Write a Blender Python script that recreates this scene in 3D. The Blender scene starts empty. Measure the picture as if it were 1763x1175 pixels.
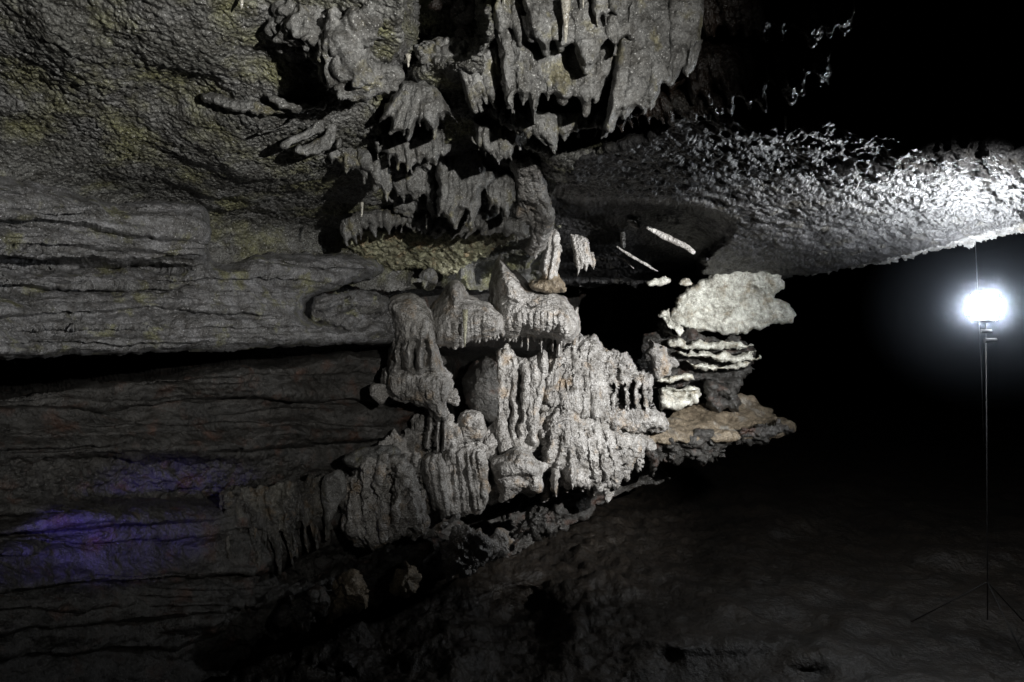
import bpy, math, random
import numpy as np
from mathutils import Vector

# ------------------------------------------------------------------ camera, world, lamps
sc = bpy.context.scene
COL = sc.collection
F = 1175.0                       # focal length in photograph pixels (24 mm lens, 1763 px wide)
CX, CY = 881.5, 587.5
cam_d = bpy.data.cameras.new("camera"); cam_d.lens = 24.0; cam_d.sensor_width = 36.0
cam_d.clip_start = 0.05; cam_d.clip_end = 400
cam = bpy.data.objects.new("camera", cam_d); COL.objects.link(cam)
cam.location = (0, 0, 0); cam.rotation_euler = (math.radians(90), 0, 0)
sc.camera = cam
w = bpy.data.worlds.new("World"); sc.world = w; w.use_nodes = True
w.node_tree.nodes["Background"].inputs[0].default_value = (0.3, 0.33, 0.4, 1)
w.node_tree.nodes["Background"].inputs[1].default_value = 0.0
sc.view_settings.view_transform = 'Standard'; sc.view_settings.look = 'None'
sc.view_settings.exposure = 0; sc.view_settings.gamma = 1
sc.cycles.max_bounces = 5; sc.cycles.diffuse_bounces = 2; sc.cycles.volume_bounces = 0
sc.cycles.sample_clamp_indirect = 3


def P(px, py, Y):
    return Vector(((px - CX) / F * Y, Y, (CY - py) / F * Y))


def spot(name, loc, target, energy, angle, blend, color, radius):
    l = bpy.data.lights.new(name, 'SPOT'); l.energy = energy; l.spot_size = math.radians(angle)
    l.spot_blend = blend; l.color = color; l.shadow_soft_size = radius
    o = bpy.data.objects.new(name, l); COL.objects.link(o); o.location = loc
    o.rotation_euler = (Vector(target) - Vector(loc)).to_track_quat('-Z', 'Y').to_euler()
    return o


LAMP = P(1695, 529, 4.5)
spot("front_lamp_light", (1.0, 0.2, 0.47), P(390, 280, 3.6), 450, 70, 1.0, (1.0, 0.98, 0.93), 0.02)
spot("side_lamp_light", (3.0, 2.05, 0.42), P(1050, 600, 5.9), 1350, 55, 0.7, (1.0, 0.99, 0.97), 0.02)
spot("violet_lamp_light", P(-300, 1000, 1.9), P(190, 908, 3.4), 120, 24, 1.0, (0.19, 0.14, 1.0), 0.03)

# ------------------------------------------------------------------ numpy noise
_rng = np.random.RandomState(7)
_T = _rng.uniform(-1, 1, 65536).astype(np.float32)
_T2 = _rng.uniform(0, 1, (65536, 3)).astype(np.float32)


def _h(x, y, z, s):
    return ((x * 73856093) ^ (y * 19349663) ^ (z * 83492791) ^ (s * 2654435)) & 0xffff


def noise(p, f, s=0):
    q = np.asarray(p, np.float32) * np.asarray(f, np.float32)
    i = np.floor(q).astype(np.int64); t = q - i; t = t * t * (3 - 2 * t)
    r = 0
    for a in (0, 1):
        wx = t[..., 0] if a else 1 - t[..., 0]
        for b in (0, 1):
            wy = t[..., 1] if b else 1 - t[..., 1]
            for c in (0, 1):
                wz = t[..., 2] if c else 1 - t[..., 2]
                r = r + _T[_h(i[..., 0] + a, i[..., 1] + b, i[..., 2] + c, s)] * (wx * wy * wz)
    return r


def fbm(p, f, n=3, s=0, g=0.5):
    r = 0; a = 1.0; f = np.asarray(f, np.float32)
    for k in range(n):
        r = r + a * noise(p, f * 2.03 ** k, s + k * 17); a *= g
    return r


def worley(p, f, s=0):
    q = np.asarray(p, np.float32) * np.asarray(f, np.float32)
    i = np.floor(q).astype(np.int64); t = (q - i).astype(np.float32)
    d1 = np.full(q.shape[:-1], 9.0, np.float32)
    for a in (-1, 0, 1):
        for b in (-1, 0, 1):
            for c in (-1, 0, 1):
                h = _T2[_h(i[..., 0] + a, i[..., 1] + b, i[..., 2] + c, s)]
                d = (a + h[..., 0] - t[..., 0]) ** 2 + (b + h[..., 1] - t[..., 1]) ** 2 + (c + h[..., 2] - t[..., 2]) ** 2
                np.minimum(d1, d, out=d1)
    return np.sqrt(d1)


# ------------------------------------------------------------------ planar helpers (outlines are traced, then given distance and thickness)
def seg_d(X, Y, a, b):
    ax, ay = a[:2]; bx, by = b[:2]
    dx, dy = bx - ax, by - ay; L = dx * dx + dy * dy + 1e-9
    t = np.clip(((X - ax) * dx + (Y - ay) * dy) / L, 0, 1)
    return np.hypot(X - ax - t * dx, Y - ay - t * dy), t


def poly_d(X, Y, pts):
    d = np.full(X.shape, 1e9); ins = np.zeros(X.shape, bool)
    n = len(pts)
    for k in range(n):
        a, b = pts[k], pts[(k + 1) % n]
        d = np.minimum(d, seg_d(X, Y, a, b)[0])
        if a[1] != b[1]:
            c = ((a[1] > Y) != (b[1] > Y)) & (X < (b[0] - a[0]) * (Y - a[1]) / (b[1] - a[1]) + a[0])
            ins ^= c
    return np.where(ins, d, -d)


def smooth(pts, n=1):
    for _ in range(n):
        q = []
        for k in range(len(pts)):
            a, b = pts[k], pts[(k + 1) % len(pts)]
            q += [(a[0] * .75 + b[0] * .25, a[1] * .75 + b[1] * .25), (a[0] * .25 + b[0] * .75, a[1] * .25 + b[1] * .75)]
        pts = q
    return pts


def rope(X, Y, pts, hk=1.0, norm=False):
    """rounded ridge along pts [(px, py, r)], returns height in px"""
    out = np.zeros(X.shape)
    for a, b in zip(pts[:-1], pts[1:]):
        d, t = seg_d(X, Y, a, b)
        r = a[2] + (b[2] - a[2]) * t
        h = np.sqrt(np.clip(1 - (d / np.maximum(r, .1)) ** 2, 0, 1))
        out = np.maximum(out, h if norm else h * r)
    return out * hk


def sstep(a, b, x):
    t = np.clip((x - a) / (b - a), 0, 1)
    return t * t * (3 - 2 * t)


def blur(Z, sg):
    n = int(sg * 2) + 1; k = np.exp(-.5 * (np.arange(-n, n + 1) / sg) ** 2); k /= k.sum()
    for ax in (0, 1):
        pad = [(n, n) if a == ax else (0, 0) for a in (0, 1)]
        Q = np.pad(Z, pad, mode='edge'); R = 0; L = Z.shape[ax]
        for i, w_ in enumerate(k): R = R + w_ * (Q[i:i + L] if ax == 0 else Q[:, i:i + L])
        Z = R
    return Z


def pl(X, pts):
    return np.interp(X, [p[0] for p in pts], [p[1] for p in pts])


# ------------------------------------------------------------------ mesh of a relief
def props(o, label=None, cat=None, group=None, kind=None):
    if label: o["label"] = label
    if cat: o["category"] = cat; kind = kind or ("thing" if not o.get("kind") else None)
    if group: o["group"] = group
    if kind: o["kind"] = kind
    return o


def mesh_obj(name, verts, faces, mats, parent=None, smoothed=True):
    me = bpy.data.meshes.new(name)
    verts = np.asarray(verts, np.float32); faces = np.asarray(faces, np.int32)
    me.vertices.add(len(verts)); me.vertices.foreach_set("co", verts.ravel())
    me.loops.add(faces.size); me.loops.foreach_set("vertex_index", faces.ravel())
    me.polygons.add(len(faces)); me.polygons.foreach_set("loop_start", np.arange(0, faces.size, faces.shape[1], dtype=np.int32))
    me.update(calc_edges=True)
    me.polygons.foreach_set("use_smooth", np.full(len(faces), smoothed))
    me.materials.append(mats)
    o = bpy.data.objects.new(name, me); COL.objects.link(o)
    if parent: o.parent = parent
    return o


def relief(name, box, depth, mask, mat, step=1.25, disp=None, back=0.25, closed=False, parent=None):
    """depth(X, Y) -> metres along the view axis, mask(X, Y) > 0 inside.  disp(points, X, Y) -> metres along the normal.
    back: how far the rim is carried backwards; closed: give it a rear face as well."""
    x0, y0, x1, y1 = box
    xs = np.arange(x0, x1 + step, step); ys = np.arange(y0, y1 + step, step)
    X, Y = np.meshgrid(xs, ys)
    M = mask(X, Y) > 0
    D = depth(X, Y)
    V = np.stack([(X - CX) / F * D, D, (CY - Y) / F * D], -1)
    if disp is not None:
        gx = np.gradient(V, axis=1); gy = np.gradient(V, axis=0)
        N = np.cross(gx, gy); N /= np.linalg.norm(N, axis=-1, keepdims=True) + 1e-12
        N = np.where((N * V).sum(-1, keepdims=True) > 0, -N, N)
        V = V + N * disp(V, X, Y)[..., None]
    C = M[:-1, :-1] & M[1:, :-1] & M[:-1, 1:] & M[1:, 1:]
    H, W = X.shape
    idx = np.arange(H * W).reshape(H, W)
    a = idx[:-1, :-1][C]; b = idx[:-1, 1:][C]; c = idx[1:, 1:][C]; d = idx[1:, :-1][C]
    faces = np.stack([a, d, c, b], 1)
    Vf = V.reshape(-1, 3)
    allV = [Vf]; allF = [faces]
    # boundary edges
    Cp = np.zeros((H + 1, W + 1), bool); Cp[1:-1, 1:-1] = C
    # horizontal edges (between idx[i,j] and idx[i,j+1]); cell above = C[i-1,j], below = C[i,j]
    up = Cp[:-1, 1:-1]; dn = Cp[1:, 1:-1]
    e = []
    m = up & ~dn; e.append(np.stack([idx[:, :-1][m], idx[:, 1:][m]], 1))
    m = dn & ~up; e.append(np.stack([idx[:, 1:][m], idx[:, :-1][m]], 1))
    lf = Cp[1:-1, :-1]; rt = Cp[1:-1, 1:]
    m = lf & ~rt; e.append(np.stack([idx[1:, :][m], idx[:-1, :][m]], 1))
    m = rt & ~lf; e.append(np.stack([idx[:-1, :][m], idx[1:, :][m]], 1))
    E = np.concatenate(e)
    n0 = len(Vf)
    if back:
        s = 1 + back / np.maximum(Vf[:, 1:2], .5)
        Vb = Vf * s
        if closed:                                   # rear face pulled to a flatter, shallower copy
            Vb = Vf.copy(); edge_depth = np.percentile(Vf[E[:, 0]], 60, axis=0)[1] if len(E) else 0
            Vb = Vf * (1 + np.maximum(2 * (edge_depth - Vf[:, 1:2]) * .5, 0.01) / Vf[:, 1:2])
            allF.append(np.stack([b, c, d, a], 1) + n0)
        allV.append(Vb)
        allF.append(np.stack([E[:, 1], E[:, 0], E[:, 0] + n0, E[:, 1] + n0], 1))
    Vv = np.concatenate(allV); Fv = np.concatenate(allF)
    used = np.unique(Fv); re = np.zeros(len(Vv), np.int64); re[used] = np.arange(len(used))
    return mesh_obj(name, Vv[used], re[Fv], mat, parent)


def body(name, pts, Y, T=0.1, R=14, ropes=(), creases=(), steps=(), lumps=(), amp=0.01, freq=9, fine=0.004, ffreq=45,
         edge=2.0, mat=None, step=1.25, back=0.2, closed=False, parent=None, sm=1, hk=1.0, extra=None, bulge=0.0, worl=0, wf=30,
         label=None, cat=None, group=None, kind=None, seed=None, hem=.55, lift=.4, clip=True, soft=None, flute=0, frac=0, ff=(2, 2, 7)):
    """a rock body: traced outline, distance Y (number or function), rounded rim of R px and T metres, ridges, grooves."""
    if sm: pts = smooth(pts, sm)
    allx = [p[0] for p in pts] + [p[0] + p[2] * s for r in ropes for p in r for s in (-1, 1)]
    ally = [p[1] for p in pts] + [p[1] + p[2] * s for r in ropes for p in r for s in (-1, 1)]
    box = (min(allx) - 5, min(ally) - 5, max(allx) + 5, max(ally) + 5)
    sd = seed if seed is not None else (abs(hash((round(pts[0][0]), round(pts[0][1])))) % 997)
    Yf = Y if callable(Y) else (lambda A, B: np.full(A.shape, float(Y)))
    cache = {}
    hard = mat.name in ("pale_limestone", "dark_limestone", "brown_mud", "pitted_yellow_rock")
    soft = soft or (1.3 if hard else 4)
    ymn = min(p[1] for p in pts); ymx = max(p[1] for p in pts)

    def wr(A, B):
        q = np.stack([A, B, np.zeros_like(A)], -1)
        return A + edge * 1.3 * fbm(q, 1 / 16., 3, sd), B + edge * 1.3 * fbm(q, 1 / 16., 3, sd + 5)

    def fld(A, B):
        k = id(A)
        if k in cache: return cache[k]
        A2, B2 = wr(A, B)
        d = poly_d(A2, B2, pts)
        rp = np.zeros(A.shape); rn = np.zeros(A.shape)
        for r in ropes:
            u, v = A2 * .6 + A * .4, B2 * .6 + B * .4
            rp = np.maximum(rp, rope(u, v, r)); rn = np.maximum(rn, rope(u, v, r, 1, True))
        if clip:
            ok = (d > 0) | (B > ymn + .4 * (ymx - ymn)); rp = rp * ok; rn = rn * ok
        cache.clear(); cache[k] = (A2, B2, d, rp, rn)
        return cache[k]

    def depth(A, B):
        A2, B2, d, rp, rn = fld(A, B)
        y = Yf(A, B)
        t = np.clip(d / (R * (1 - hem * sstep(ymn + .3 * (ymx - ymn), ymx, B))), 0, 1)
        dm = max(d.max(), 1)
        lf = T * np.maximum(np.sqrt(1 - (1 - t) ** 2), lift * rn) + bulge * np.sqrt(np.clip(d / dm, 0, 1))
        y = y - np.where(rn > .05, np.maximum(blur(lf, soft / step), lift * rn * T), blur(lf, soft / step))
        pm = Yf(A, B) / F
        y = y - rp * pm * hk
        for (x, yy, rx, ry, h) in lumps:
            y = y - h * np.sqrt(np.clip(1 - ((A2 - x) / rx) ** 2 - ((B2 - yy) / ry) ** 2, 0, 1))
        for (cp, wdt, dep) in creases:
            dd = np.full(A.shape, 1e9)
            for a, b in zip(cp[:-1], cp[1:]): dd = np.minimum(dd, seg_d(A2, B2, a, b)[0])
            y = y + dep * np.exp(-(dd / wdt) ** 1.3)
        for (cp, sw, off) in steps:               # off metres deeper below the line
            ly = pl(A2, cp); m = (A2 > cp[0][0]) & (A2 < cp[-1][0])
            fade = np.clip(np.minimum(A2 - cp[0][0], cp[-1][0] - A2) / 30, 0, 1)
            y = y + off * sstep(-sw, sw, B2 - ly) * m * fade * np.exp(-np.clip(B2 - ly, 0, 999) / 70)
        if extra is not None: y = y + extra(A2, B2)
        return y

    def mask(A, B):
        A2, B2, d, rp, rn = fld(A, B)
        return np.where((d > 0) | (rp > 0.8), 1, -1)

    def disp(V, A, B):
        r = amp * fbm(V, freq, 4, sd) + fine * fbm(V, ffreq, 2, sd + 3)
        if worl: r = r - worl * (worley(V, wf, sd) - .5) * 1.6
        r = r if hard else r * (.35 + .65 * sstep(0, 9, fld(A, B)[2]))
        if flute: r = r + flute * fbm(V + .015 * fbm(V, 12, 2, sd + 4)[..., None], (20, 20, 4), 3, sd + 6)
        if frac: r = r - sstep(2, 16, fld(A, B)[2]) * frac * (worley(V + .05 * fbm(V, 5, 2, sd)[..., None], ff, sd + 9) - .5)
        return r
    o = relief(name, box, depth, mask, mat, step, disp, back, closed, parent)
    return props(o, label, cat, group, kind)


# ------------------------------------------------------------------ materials
def rock(name, c1, c2, c3=None, rough=0.42, grain=0.0065, gscale=85, pop=0, pscale=55, cscale=3.0, spec=0.5, cpos=(0.4, 0.65), stretch=None, c3pos=(.56, .66)):
    m = bpy.data.materials.new(name); m.use_nodes = True
    nt = m.node_tree; N = nt.nodes; L = nt.links
    bs = N["Principled BSDF"]; bs.inputs["Specular IOR Level"].default_value = spec
    tc = N.new("ShaderNodeTexCoord")
    src = tc.outputs["Object"]
    mp = N.new("ShaderNodeMapping"); L.new(src, mp.inputs[0])
    if stretch: mp.inputs["Scale"].default_value = stretch

    def nz(scale, det=3, ro=.6, v=None):
        n = N.new("ShaderNodeTexNoise"); n.inputs["Scale"].default_value = scale; n.inputs["Detail"].default_value = det
        n.inputs["Roughness"].default_value = ro; L.new(v or src, n.inputs["Vector"]); return n.outputs["Fac"]

    def ramp(fac, a, b, ca=(0, 0, 0, 1), cb=(1, 1, 1, 1)):
        r = N.new("ShaderNodeValToRGB"); r.color_ramp.elements[0].position = a; r.color_ramp.elements[1].position = b
        r.color_ramp.elements[0].color = ca; r.color_ramp.elements[1].color = cb; L.new(fac, r.inputs[0]); return r.outputs[0]

    def mix(fac, a, b, mode='MIX'):
        x = N.new("ShaderNodeMix"); x.data_type = 'RGBA'; x.blend_type = mode
        if hasattr(fac, 'links'): L.new(fac, x.inputs[0])
        else: x.inputs[0].default_value = fac
        for k, v in ((6, a), (7, b)):
            if hasattr(v, 'links'): L.new(v, x.inputs[k])
            else: x.inputs[k].default_value = (*v, 1)
        return x.outputs[2]
    col = mix(ramp(nz(cscale, 6, .65, mp.outputs[0]), *cpos), c1, c2)
    if c3: col = mix(ramp(nz(cscale * 1.7, 4, .6), *c3pos), col, c3)
    sp = ramp(nz(120, 3, .8), .35, .65, (.5, .5, .5, 1), (1.35, 1.35, 1.35, 1))
    col = mix(1.0, col, sp, 'MULTIPLY')
    col = mix(1.0, col, ramp(nz(13, 5, .7), .38, .62, (.55, .53, .50, 1), (1.25, 1.25, 1.25, 1)), 'MULTIPLY')
    col = mix(ramp(nz(150, 2, .6), .645, .70), col, (min(.75, c2[0] * 2.6), min(.75, c2[1] * 2.6), min(.75, c2[2] * 2.6)))  # tiny bright specks painted in as crystal glints
    L.new(col, bs.inputs["Base Color"])
    rr = N.new("ShaderNodeMapRange"); L.new(nz(90, 3), rr.inputs[0])
    rr.inputs["From Min"].default_value = .35; rr.inputs["From Max"].default_value = .65
    rr.inputs["To Min"].default_value = rough - .14; rr.inputs["To Max"].default_value = rough + .25
    L.new(rr.outputs[0], bs.inputs["Roughness"])
    b0 = N.new("ShaderNodeBump"); b0.inputs["Strength"].default_value = 1; b0.inputs["Distance"].default_value = .02
    L.new(nz(24, 4, .6), b0.inputs["Height"])
    b1 = N.new("ShaderNodeBump"); b1.inputs["Strength"].default_value = 1; b1.inputs["Distance"].default_value = grain
    L.new(b0.outputs[0], b1.inputs["Normal"])
    L.new(nz(gscale, 4, .75), b1.inputs["Height"])
    if pop:
        v = N.new("ShaderNodeTexVoronoi"); v.inputs["Scale"].default_value = pscale; v.feature = 'SMOOTH_F1'
        L.new(src, v.inputs["Vector"])
        inv = N.new("ShaderNodeMath"); inv.operation = 'SUBTRACT'; inv.inputs[0].default_value = 1; L.new(v.outputs["Distance"], inv.inputs[1])
        b2 = N.new("ShaderNodeBump"); b2.inputs["Strength"].default_value = 1; b2.inputs["Distance"].default_value = pop
        L.new(inv.outputs[0], b2.inputs["Height"]); L.new(b1.outputs[0], b2.inputs["Normal"])
        L.new(b2.outputs[0], bs.inputs["Normal"])
    else:
        L.new(b1.outputs[0], bs.inputs["Normal"])
    return m


def plain(name, c, rough=.5, metal=0, emit=None, es=0):
    m = bpy.data.materials.new(name); m.use_nodes = True; nt = m.node_tree; b = nt.nodes["Principled BSDF"]
    n = nt.nodes.new("ShaderNodeTexNoise"); n.inputs["Scale"].default_value = 40
    r = nt.nodes.new("ShaderNodeMapRange"); r.inputs["To Min"].default_value = rough - .1; r.inputs["To Max"].default_value = rough + .1
    nt.links.new(n.outputs["Fac"], r.inputs[0]); nt.links.new(r.outputs[0], b.inputs["Roughness"])
    b.inputs["Base Color"].default_value = (*c, 1); b.inputs["Metallic"].default_value = metal
    if emit: b.inputs["Emission Color"].default_value = (*emit, 1); b.inputs["Emission Strength"].default_value = es
    return m


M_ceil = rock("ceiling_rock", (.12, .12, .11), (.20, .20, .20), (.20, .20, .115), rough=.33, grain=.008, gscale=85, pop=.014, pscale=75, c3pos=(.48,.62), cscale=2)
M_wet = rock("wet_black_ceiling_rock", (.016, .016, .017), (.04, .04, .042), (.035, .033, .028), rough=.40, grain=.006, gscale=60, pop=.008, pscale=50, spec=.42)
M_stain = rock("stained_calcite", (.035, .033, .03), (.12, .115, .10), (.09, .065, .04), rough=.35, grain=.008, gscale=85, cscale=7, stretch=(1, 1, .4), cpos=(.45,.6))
M_rim = rock("painted_lamplit_ceiling_rim", (.10, .10, .10), (.18, .18, .18), (.13, .12, .10), rough=.5, grain=.008, gscale=70, pop=.008, pscale=60)  # paler colour paints the lamp's light along the ceiling's lower edge
M_ledge = rock("bedded_limestone", (.13, .13, .13), (.22, .22, .23), (.19, .19, .12), rough=.34, grain=.007, pop=.004, pscale=100, cscale=4, stretch=(1, 1, 3.5))
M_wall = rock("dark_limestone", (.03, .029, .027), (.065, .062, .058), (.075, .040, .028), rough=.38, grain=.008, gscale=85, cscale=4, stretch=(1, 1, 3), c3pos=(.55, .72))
M_red = rock("red_brown_rock", (.10, .06, .045), (.16, .11, .08), (.12, .12, .11), rough=.4, grain=.006, gscale=70)
M_flow = rock("flowstone", (.27, .26, .25), (.40, .39, .375), (.33, .26, .19), rough=.40, grain=.006, gscale=85, pop=.010, pscale=75, cscale=4, c3pos=(.56, .70))
M_drape = rock("drapery_stone", (.115, .115, .112), (.205, .205, .20), (.18, .168, .11), rough=.33, grain=.007, gscale=95, cscale=5)
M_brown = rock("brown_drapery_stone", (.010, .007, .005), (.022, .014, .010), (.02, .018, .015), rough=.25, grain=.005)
M_pit = rock("pitted_yellow_rock", (.24, .24, .15), (.38, .37, .26), (.36, .28, .17), rough=.5, grain=.012, gscale=60, pop=.014, pscale=40, cscale=5)
M_white = rock("pale_limestone", (.46, .46, .41), (.64, .64, .58), (.38, .34, .26), rough=.55, grain=.008, gscale=60, cscale=5, c3pos=(.52,.68))
M_mud = rock("brown_mud", (.12, .095, .065), (.19, .155, .11), (.20, .19, .17), rough=.5, grain=.006, gscale=60)
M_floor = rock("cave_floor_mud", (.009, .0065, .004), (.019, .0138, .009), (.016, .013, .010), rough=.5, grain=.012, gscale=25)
M_stal = rock("wet_stalactite", (.40, .39, .26), (.50, .49, .38), None, rough=.25, grain=.001, gscale=120)
M_tip = rock("wet_stone_tip", (.34, .33, .29), (.45, .43, .38), (.30, .20, .10), rough=.22, grain=.001, c3pos=(.62,.72))
#@@STRUCT
# ------------------------------------------------------------------ cave shell
WD = [(-700, 2.1), (0, 3.0), (350, 3.9), (650, 4.8), (1000, 5.9), (1150, 6.5), (1400, 7.4)]
wd = lambda A: pl(A, WD)
CG = [(-700, 1.35), (-400, 1.65), (0, 2.25), (100, 2.45), (200, 2.75), (300, 3.35), (400, 4.7), (450, 6.0), (480, 7.2), (520, 8)]
CL = [(-700, 360), (0, 350), (350, 455), (500, 470), (640, 500), (900, 500), (1000, 492), (1150, 490), (1230, 486), (1340, 481), (1400, 474), (1500, 461), (1560, 448), (1660, 425), (1763, 402), (2400, 280)]
NOTCH = smooth([(700, -300), (850, -300), (850, 60), (800, 110), (720, 110), (700, 170), (650, 160), (670, 120), (700, 70)], 1)
VAULT = smooth([(860, -300), (2600, -300), (2600, 330), (1763, 205), (1560, 190), (1450, 150), (1200, 186), (1100, 236), (1000, 262), (930, 250), (880, 210), (820, 190), (850, 100)], 1)
MID = smooth([(650, 150), (700, 110), (800, 110), (870, 190), (930, 240), (960, 300), (940, 350), (900, 410), (700, 410), (690, 380), (668, 330), (660, 240)], 1)
POCKET = smooth([(945, 326), (1000, 342), (1100, 338), (1200, 350), (1275, 378), (1270, 410), (1215, 440), (1215, 500), (900, 500), (920, 400)], 1)


def ceil_depth(A, B):
    g = 1 / pl(B, [(p[0], 1 / p[1]) for p in CG])
    q = np.stack([A, B, np.zeros_like(A)], -1)
    lim = wd(A) + .12 + np.clip(A - 700, 0, 400) / 400 * 3
    k = .35
    h = np.clip(.5 + .5 * (lim - g) / k, 0, 1)
    y = lim * (1 - h) + g * h - k * h * (1 - h)
    dn = poly_d(A + 8 * fbm(q, 1 / 20., 2, 3), B, NOTCH); y = y + .9 * sstep(-6, 30, dn)
    y = y - .10 * sstep(0, 1, 0 * A) 
    dv = poly_d(A + 8 * fbm(q, 1 / 30., 2, 33), B + 8 * fbm(q, 1 / 30., 2, 34), VAULT); vw = 75 * sstep(1150, 1400, A); y = y + 1.5 * sstep(-10 - vw, 40 + vw, dv)
    dm = poly_d(A + 8 * fbm(q, 1 / 30., 2, 35), B + 8 * fbm(q, 1 / 30., 2, 36), MID); y = y + .22 * sstep(-8, 34, dm) * sstep(20, -10, dv)
    dp = poly_d(A + 4 * fbm(q, 1 / 12., 3, 9), B + 3 * fbm(q, 1 / 12., 3, 4), POCKET)
    y = y + 1.1 * sstep(-2, 16, dp) * sstep(1290, 1190, A)
    # long swells
    y = y + .16 * fbm(q, (1 / 330., 1 / 150., 1), 2, 21) * np.clip((g - 1.5) / 2, 0.3, 1)
    # the slab swells down towards its right-hand edge
    y = y - .18 * np.exp(-((B - pl(A, CL)) / 26.) ** 2) * sstep(1250, 1450, A)
    return y


def ceil_disp(V, A, B):
    right = sstep(1000, 1250, A)
    ang = math.radians(35)
    R = V.copy()
    R[..., 0], R[..., 1] = V[..., 0] * math.cos(ang) + V[..., 1] * math.sin(ang), -V[..., 0] * math.sin(ang) + V[..., 1] * math.cos(ang)
    wv = V + .02 * noise(V, 12, 5)[..., None]
    a = worley(wv, (36, 46, 36), 1)
    b = worley(R + .03 * noise(V, 9, 8)[..., None], (20, 50, 40), 2)
    f = noise(V, 2.2, 31) * .5 + .5
    rd = np.abs(fbm(R, (3.5, 15, 12), 3, 91))
    left = .019 * (a - .45) * (.5 + f)
    rr = (.016 * (b - .45) + .006 * (a - .45)) * (.4 + 1.1 * f) + .03 * (rd - .2)
    return -(left * (1 - right) + rr * right) * 1.0 + (.035 - .02 * right) * fbm(V, 3.2, 3, 40) + .006 * fbm(V, 28, 2, 44)


o = relief("cave_ceiling", (-420, -330, 2250, 520), ceil_depth, lambda A, B: pl(A, CL) + 2.5 * fbm(np.stack([A, B * 0, B * 0], -1), 1 / 14., 3, 60) - B, M_ceil, 1.5, ceil_disp, .5)
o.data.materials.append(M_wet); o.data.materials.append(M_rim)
_c = np.empty(len(o.data.vertices) * 3, np.float32); o.data.vertices.foreach_get("co", _c); _c = _c.reshape(-1, 3)
_l = np.empty(len(o.data.loops), np.int32); o.data.loops.foreach_get("vertex_index", _l); _c = _c[_l[::4]]
_px = _c[:, 0] / _c[:, 1] * F + CX; _py = CY - _c[:, 2] / _c[:, 1] * F
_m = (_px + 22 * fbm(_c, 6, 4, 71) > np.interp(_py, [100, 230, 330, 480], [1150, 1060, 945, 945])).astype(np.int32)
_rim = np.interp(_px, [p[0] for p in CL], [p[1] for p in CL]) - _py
_m[_rim < np.clip((_px - 1330) / 433., 0, 1.2) * 22 + 3 * fbm(_c, 9, 3, 72) - 1] = 2  # strip painted as if catching the lamp, widening to the right
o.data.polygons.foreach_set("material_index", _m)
props(o, "dark scalloped rock ceiling sloping away over the whole passage", "cave ceiling", kind="structure")

def fine_beds(A, B, y0, y1, n, amp, seed, x0=-500, x1=760, tilt=.0):
    r = random.Random(seed); y = 0
    for k in range(n):
        yy = y0 + (y1 - y0) * (k + r.uniform(.1, .9)) / n; a = r.uniform(x0, x1 - 150); b = min(x1, a + r.uniform(150, 600))
        pts = [(a + (b - a) * t, yy + r.uniform(-5, 5) + tilt * (a + (b - a) * t - x0)) for t in (0, .25, .5, .75, 1)]
        y = y + bedstep(A, B, pts, amp * r.uniform(.4, 1.4), 1.6, r.uniform(8, 22))
    return y


LIP = [(-700, 1500), (100, 1270), (380, 1165), (440, 1120), (480, 1090), (560, 1062), (640, 1040), (760, 1000), (830, 985), (900, 940), (1000, 892), (1060, 860), (1110, 838), (1300, 800)]
WSTEP = [([(-700, 640), (0, 690), (250, 660), (400, 640), (600, 618), (760, 612)], 8, -.55)]


def crease(A, B, pts, wd_, dep):
    dd = np.full(A.shape, 1e9)
    for a, b in zip(pts[:-1], pts[1:]): dd = np.minimum(dd, seg_d(A, B, a, b)[0])
    return dep * np.exp(-(dd / wd_) ** 1.2)


def bedstep(A, B, pts, off, soft=3, fade=55):
    """a bed standing proud above the line, undercut below it"""
    ly = pl(A, pts); f = sstep(0, 90, np.minimum(A - pts[0][0], pts[-1][0] - A))
    t = B - ly
    return off * (sstep(-soft, soft, t) * np.exp(-np.clip(t, 0, 9999) / fade)) * f


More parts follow.
